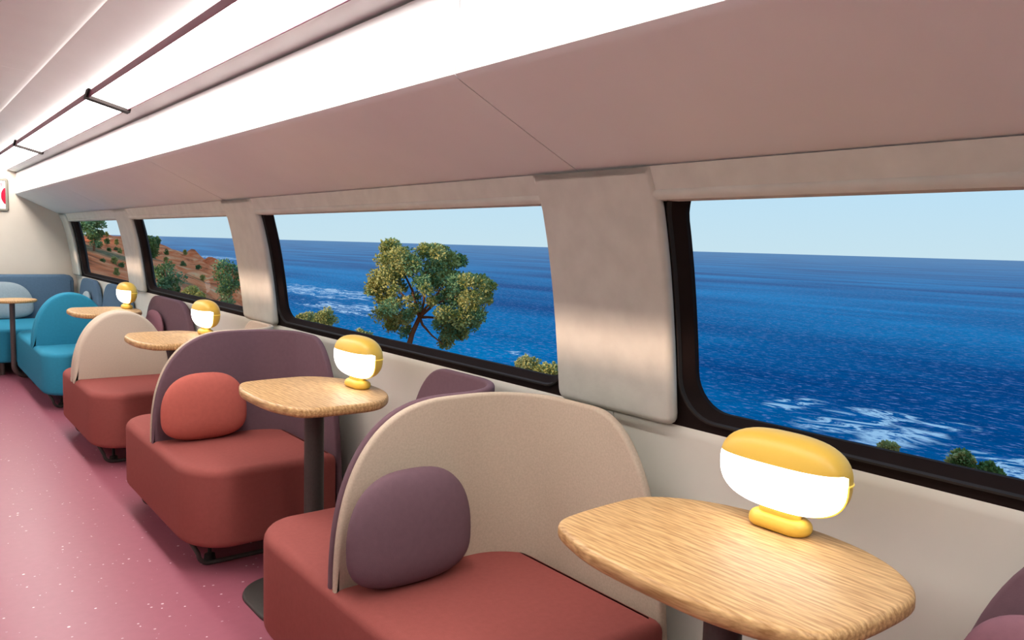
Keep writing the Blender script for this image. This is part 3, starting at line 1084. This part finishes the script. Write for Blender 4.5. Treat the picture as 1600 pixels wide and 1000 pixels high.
MB().rings([xz(outer, Y_END), xz(outer, Y_END - 0.018), xz(offset(outer, 0.006), Y_END - 0.024), xz(inner, Y_END - 0.024), xz(inner, Y_END - 0.010)], False, False).build('frame', M['sign_frame'], sg)
MB().rings([xz(inner, Y_END - 0.002), xz(inner, Y_END - 0.012)]).build('sign_panel', M['sign_white'], sg)
arc = []
for k in range(25):
    a = math.radians(140 + 80 * k / 24)
    arc.append((1.050 + 0.128 * math.cos(a), 1.694 + 0.128 * math.sin(a)))
arc = [p for p in arc if p[0] < 0.9615]
arc = arc + [(0.9615, arc[-1][1]), (0.9615, arc[0][1])]
MB().rings([xz(arc, Y_END - 0.0118), xz(arc, Y_END - 0.0132)]).build('red_disc', M['sign_red'], sg)
r1_ = [(0.925 + 0.013 * math.cos(2 * PI * k / 24), 1.806 + 0.014 * math.sin(2 * PI * k / 24)) for k in range(24)]
r2_ = [(0.925 + 0.006 * math.cos(2 * PI * k / 24), 1.806 + 0.007 * math.sin(2 * PI * k / 24)) for k in range(24)]
MB().rings([xz(r1_, Y_END - 0.0118), xz(r1_, Y_END - 0.0132), xz(r2_, Y_END - 0.0132), xz(r2_, Y_END - 0.0118)], closed=True).build('lettering', M['sign_red'], sg)

# ------------------------------------------------------------------ outside: hillside, sea, trees
NEAR_X = [2, 8, 12, 16, 20, 26, 34, 44, 56, 100]
ROWS = [
    (-60, [-0.4, -2.3, -3.5, -4.8, -6.1, -11, -26, -44, -48, -50]),
    (0, [-0.4, -2.3, -3.5, -4.8, -6.1, -11, -26, -44, -48, -50]),
    (26, [-0.2, -2.0, -3.3, -4.8, -6.3, -11, -26, -44, -48, -50]),
    (40, [0.2, -0.75, -1.75, -3.6, -6.6, -12, -27, -44, -48, -50]),
    (60, [2.0, 1.35, 0.25, -0.75, -3.0, -11, -27, -44, -48, -50]),
    (85, [2.2, 1.6, 0.4, -0.8, -2.5, -5.5, -17, -38, -48, -50]),
    (140, [2.0, 1.5, 1.0, 0.4, -0.5, -2, -6, -18, -40, -50]),
    (240, [0, 0, -1, -2, -3, -8, -20, -40, -48, -50]),
]
FAR = [(2, 2.0), (20, 1.2), (23.5, 1.2), (26.2, 1.66), (27.8, 1.1), (29.5, 0.85), (33.5, 0.86), (36.6, -0.44), (39.4, -2.1), (40.2, -1.0), (40.7, -1.1), (41.5, -2.2), (42.8, -3.6), (44.0, -4.7), (47.0, -7.6), (49.2, -11.0), (56, -26), (66, -46), (100, -60)]


def ground(x, y):
    r = [(yy, lerp_table(list(zip(NEAR_X, zs)), max(2, min(100, x)))) for yy, zs in ROWS]
    z = lerp_table(r, max(-60, min(240, y)))
    zf = lerp_table(FAR, max(2, min(100, x)))
    d = y - 140
    zf -= 0.10 * max(0, -d) + 0.35 * max(0, d) + 0.004 * max(0, -d - 10) ** 2
    z = max(z, zf)
    a = 0.25 + 0.010 * max(0, y - 20)
    z += a * 0.55 * noise.noise(Vector((x * 0.22, y * 0.16, 3.1))) + a * 0.25 * noise.noise(Vector((x * 0.7, y * 0.45, 9.7)))
    return z


hs_v = []; hs_f = []
gx = [1.9 + 0.5 * i for i in range(40)] + [21.9 + 0.6 * i for i in range(52)] + [53.1 + 3 * i for i in range(12)]
gy = [-60 + 6 * i for i in range(12)] + [12 + 1.0 * i for i in range(60)] + [72 + 1.8 * i for i in range(44)] + [152 + 8 * i for i in range(12)]
for y in gy:
    for x in gx:
        hs_v.append((x, y, ground(x, y)))
W_ = len(gx)
for j in range(len(gy) - 1):
    for i in range(W_ - 1):
        hs_f.append((j * W_ + i, j * W_ + i + 1, (j + 1) * W_ + i + 1, (j + 1) * W_ + i))
tag(link('hillside', hs_v, hs_f, M['rock']), kind='structure')

sv = []; sf = []
rad = [0.0] + [30 * 1.22 ** k for k in range(38)]
N_ = 96
for r in rad:
    for k in range(N_):
        a = -PI * 0.6 + 1.4 * PI * k / (N_ - 1)
        sv.append((r * math.cos(a), r * math.sin(a), -40.0))
for j in range(len(rad) - 1):
    for k in range(N_ - 1):
        sf.append((j * N_ + k, (j + 1) * N_ + k, (j + 1) * N_ + k + 1, j * N_ + k + 1))
tag(link('sea', sv, sf, M['sea']), kind='structure')


def leaves(clumps, size, per, rng, squash=0.85):
    """Leaf tufts scattered through each clump: small folded blades."""
    vs = []; fs = []
    for (c, r) in clumps:
        n = max(12, int(per * (r / 0.5) ** 1.6))
        for _ in range(n):
            d = Vector((rng.gauss(0, 1), rng.gauss(0, 1), rng.gauss(0, 1))).normalized()
            p = c + Vector((d.x, d.y, d.z * squash)) * r * (rng.random() ** 0.45)
            ax = (d * 0.7 + Vector((rng.uniform(-1, 1), rng.uniform(-1, 1), rng.uniform(-0.6, 1)))).normalized()
            sd = ax.orthogonal().normalized()
            sd = Matrix.Rotation(rng.uniform(0, 2 * PI), 3, ax) @ sd
            nn = ax.cross(sd)
            L = size * rng.uniform(0.7, 1.4); w = L * 0.32
            b = len(vs)
            vs += [p, p + ax * L * 0.5 + sd * w + nn * w * 0.3, p + ax * L, p + ax * L * 0.5 - sd * w + nn * w * 0.3]
            fs.append((b, b + 1, b + 2, b + 3))
    return vs, fs


def leaf_obj(name, clumps, size, per, rng, mat, parent):
    vs, fs = leaves(clumps, size, per, rng)
    me = bpy.data.meshes.new(name)
    me.from_pydata([tuple(v) for v in vs], [], fs)
    me.materials.append(mat)
    o = bpy.data.objects.new(name, me); COL.objects.link(o)
    o.parent = parent
    return o


def plant(name, x, y, clumps, trunk, label, cat, group, mats, size, per, seed, z=None, bark=True):
    """clumps in local metres above the ground: (dx, dy, dz, r); trunk: list of (path, radii)."""
    rng = random.Random(seed)
    z = ground(x, y) if z is None else z
    t = empty(name, (x, y, z - 0.1), label, cat, group)
    cl = [(Vector(c[:3]), c[3]) for c in clumps]
    if len(mats) == 1:
        leaf_obj('foliage', cl, size, per, rng, mats[0], t)
    else:
        for q, mt_ in enumerate(mats):
            leaf_obj('foliage', cl[q::len(mats)], size, per, rng, mt_, t)
    mb = MB()
    for path, radii in trunk:
        mb.tube(path, radii, 9)
    mb.build('trunk', M['bark'], t)
    return t


# the big coastal pine outside the second window. Local axes: right of view, depth, up.
RT = Vector((0.787, -0.616, 0)).normalized(); DP = Vector((0.616, 0.787, 0)).normalized()
SPOTS = [(230, 150, 70), (200, 260, 70), (330, 230, 90), (140, 400, 75), (60, 510, 42), (220, 400, 80), (160, 560, 70), (180, 690, 70), (260, 620, 70), (240, 790, 65), (330, 740, 60), (345, 850, 40),
         (420, 280, 80), (510, 165, 55), (590, 180, 70), (600, 300, 80), (700, 250, 80), (785, 250, 50), (520, 400, 55), (680, 400, 80), (760, 420, 80), (870, 400, 60), (960, 430, 70), (1045, 450, 50), (1010, 550, 55),
         (900, 550, 85), (780, 560, 85), (660, 560, 60), (940, 680, 75), (830, 700, 80), (700, 660, 70), (915, 775, 45), (720, 830, 75), (815, 850, 55), (690, 930, 55), (780, 790, 60), (360, 330, 60), (300, 480, 50), (180, 160, 30), (640, 180, 60), (280, 330, 70), (100, 460, 60), (560, 470, 45), (470, 420, 45), (610, 420, 45), (440, 640, 40), (580, 580, 40), (420, 560, 35), (640, 760, 45), (400, 690, 40)]
rng = random.Random(3)
K = 0.00615
cz0 = 4.6          # crown centre above the base
tree_c = Vector((21.55, 34.1, 0))
gz = ground(tree_c.x, tree_c.y)
cz0 = (-1.15) - gz + 0.1
cl = []
for px, py, pr in SPOTS:
    u, v = (px - 560) * K, (510 - py) * K
    R_ = 3.3
    dd = math.sqrt(max(0.05, 1 - (u * u + v * v) / (R_ * R_))) * R_ * 0.7
    for q in range(3):
        off_ = RT * u + DP * rng.uniform(-dd, dd) + Vector((0, 0, cz0 + v))
        cl.append((off_.x, off_.y, off_.z, pr * K * 1.15))


def tp(px, py, dep=0.0):
    o_ = RT * ((px - 560) * K) + DP * dep + Vector((0, 0, cz0 + (510 - py) * K))
    return o_


root = tp(350, 1000); root.z = 0.0
fork = tp(470, 720)
trunk = [([root, tp(385, 960), tp(410, 860), fork], [0.17, 0.15, 0.13, 0.11])]
for tips, dep in (([(520, 640), (620, 520), (680, 400)], -0.4), ([(500, 600), (500, 450), (520, 280)], 0.5), ([(430, 620), (380, 580), (280, 470)], -0.5), ([(540, 720), (700, 730), (820, 660)], 0.4), ([(500, 780), (580, 860), (680, 930)], -0.6), ([(400, 500), (330, 380), (260, 240)], 0.9), ([(600, 600), (760, 540), (900, 480)], -0.9)):
    path = [fork] + [tp(a, b, dep * (k + 1) / len(tips)) for k, (a, b) in enumerate(tips)]
    trunk.append((path, [0.085, 0.065, 0.045, 0.025]))
plant('pine_tree', tree_c.x, tree_c.y, cl, trunk, 'large olive green pine tree standing alone against the sea', 'tree', None, (M['leaf'], M['leaf_deep'], M['leaf']), 0.14, 270, 11)


def blob(n, w, d, z0, z1, r0, r1, seed):
    rg = random.Random(seed); out = []
    for _ in range(n):
        while True:
            a, b_, c = rg.uniform(-1, 1), rg.uniform(-1, 1), rg.uniform(-1, 1)
            if a * a + b_ * b_ + c * c < 1: break
        out.append((a * w, b_ * d, (z0 + z1) / 2 + c * (z1 - z0) / 2, rg.uniform(r0, r1)))
    return out


def at_px(px, py, dep):
    """Point seen at a photo pixel, dep metres along the viewing axis."""
    v = Vector((px - 800.0, py - 500.0, 1235.0)) * (dep / 1235.0)
    return Vector((xa.dot(v), d1.dot(v), 1.33 + up.dot(v)))


# leafy shrubs on the bank: crown centre, half width, half height, distance
def shrub(px, py, dep, hw, hh, mats, label, seed, group='shrubs on the bank outside the windows', cat='shrub', name='shrub', per=130, size=None):
    p = at_px(px, py, dep)
    g = ground(p.x, p.y) - 0.1
    m = dep / 1235.0
    w = hw * m; h = hh * m
    zc = p.z - g
    n = 16
    c = blob(n, w * 0.72, w * 0.72, zc - h * 0.75, zc + h * 0.7, min(w, h) * 0.30, min(w, h) * 0.5, seed)
    c += blob(6, w * 0.4, w * 0.4, max(0.2, (zc - h) * 0.5), zc, min(w, h) * 0.3, min(w, h) * 0.45, seed + 1)
    tr = [([Vector((0, 0, 0)), Vector((0.03, 0.02, zc * 0.5)), Vector((0, 0, zc))], [max(0.03, w * 0.08), max(0.025, w * 0.06), 0.02])]
    rg = random.Random(seed)
    for _ in range(4):
        a = rg.uniform(0, 2 * PI)
        tr.append(([Vector((0.02, 0.01, zc * 0.55)), Vector((math.cos(a) * w * 0.5, math.sin(a) * w * 0.5, zc + rg.uniform(-0.2, 0.5) * h))], [max(0.02, w * 0.05), 0.012]))
    k = min(w, h) * 0.4
    return plant(name, p.x, p.y, c, tr, label, cat, group, mats, size or max(0.05, 3.4 * m), per * (0.5 / k) ** 1.6, seed)


G = 'shrubs on the bank outside the windows'
shrub(478, 500, 22, 16, 18, (M['leaf_pale'],), 'pale olive shrub at the lower left corner of the big tree window', 21)
shrub(506, 496, 20, 22, 20, (M['leaf_pale'], M['leaf']), 'rounder olive shrub left of the big pine', 22)
shrub(566, 524, 19, 16, 12, (M['leaf_pale'],), 'low olive shrub under the left side of the big pine', 23)
shrub(822, 574, 15, 20, 20, (M['leaf'], M['leaf_pale']), 'olive shrub beside the felt pillar, right of the big pine', 24)
shrub(856, 580, 14, 24, 16, (M['leaf'],), 'broad dark olive shrub touching the felt pillar', 25)
shrub(1388, 700, 9, 13, 7, (M['leaf_pale'],), 'tiny pale shrub tip above the sill of the widest window', 26)
shrub(1500, 721, 9, 24, 17, (M['leaf_dark'], M['leaf_pale']), 'dark green shrub over the sill at the right edge', 27)
shrub(1545, 734, 9, 22, 16, (M['leaf_dark'],), 'second dark shrub over the sill, nearest the right edge', 28)

T2 = 'trees on the red hillside'
shrub(146, 356, 48, 24, 16, (M['leaf_dark'], M['leaf_deep']), 'dark pine crowning the hill in the last window', 31, T2, 'tree', 'pine_tree', 120)
shrub(236, 379, 70, 14, 14, (M['leaf_dark'],), 'pine on the ridge at left edge of the second last window', 32, T2, 'tree', 'pine_tree', 120)
shrub(262, 432, 36, 25, 28, (M['leaf_deep'], M['leaf_dark']), 'blue green tree at lower left of the second last window', 33, T2, 'tree', 'pine_tree', 130)
shrub(354, 436, 30, 26, 42, (M['leaf_dark'], M['leaf_deep']), 'tall dark tree at the right side of the second last window', 34, T2, 'tree', 'pine_tree', 130)
shrub(298, 456, 28, 16, 10, (M['leaf'],), 'light green shrub between the two hillside trees', 35, 'shrubs on the red hillside')
shrub(312, 462, 27, 8, 7, (M['leaf'],), 'small green shrub at the foot of the tall hillside tree', 36, 'shrubs on the red hillside')
BUSH = [(147, 376, 4, 6), (153, 381, 4, 7), (158, 380, 3, 5), (167, 378, 4, 6), (182, 380, 3, 5), (181, 388, 2.5, 3), (187, 391, 3, 5), (170, 389, 3, 4), (179, 405, 5, 8), (190, 413, 4, 5), (182, 423, 4, 7), (160, 406, 4, 3),
        (167, 366, 2, 4), (260, 394, 3, 4), (259, 404, 3, 4), (286, 412, 4, 4), (289, 395, 3, 5), (310, 418, 4, 4), (316, 433, 4, 5), (278, 452, 3, 6)]


def hit(px, py):
    d = 22.0
    while d < 200:
        p = at_px(px, py, d)
        if p.z < ground(p.x, p.y): return d
        d += 0.4
    return 110.0


for i, (px, py, hw, hh) in enumerate(BUSH):
    dep = hit(px, py + hh)
    p = at_px(px, py + hh * 0.9, dep)
    m = dep / 1235.0
    w, h = hw * m, hh * m
    c = blob(9, w * 0.6, w * 0.6, h * 0.3, h * 1.9, w * 0.35, w * 0.6, 50 + i)
    tr = [([Vector((0, 0, 0)), Vector((0, 0, h))], [w * 0.1, w * 0.06])]
    win = 'last' if px < 200 else 'second last'
    plant('shrub', p.x, p.y, c, tr, 'small green shrub dotted on the red slope seen in the %s window' % win, 'shrub', 'shrubs dotted on the slope in the %s window' % win, (M['leaf_dark'] if i % 2 else M['leaf'],), max(0.08, 1.9 * m), 40 * (0.5 / (w * 0.45)) ** 1.6, 70 + i)
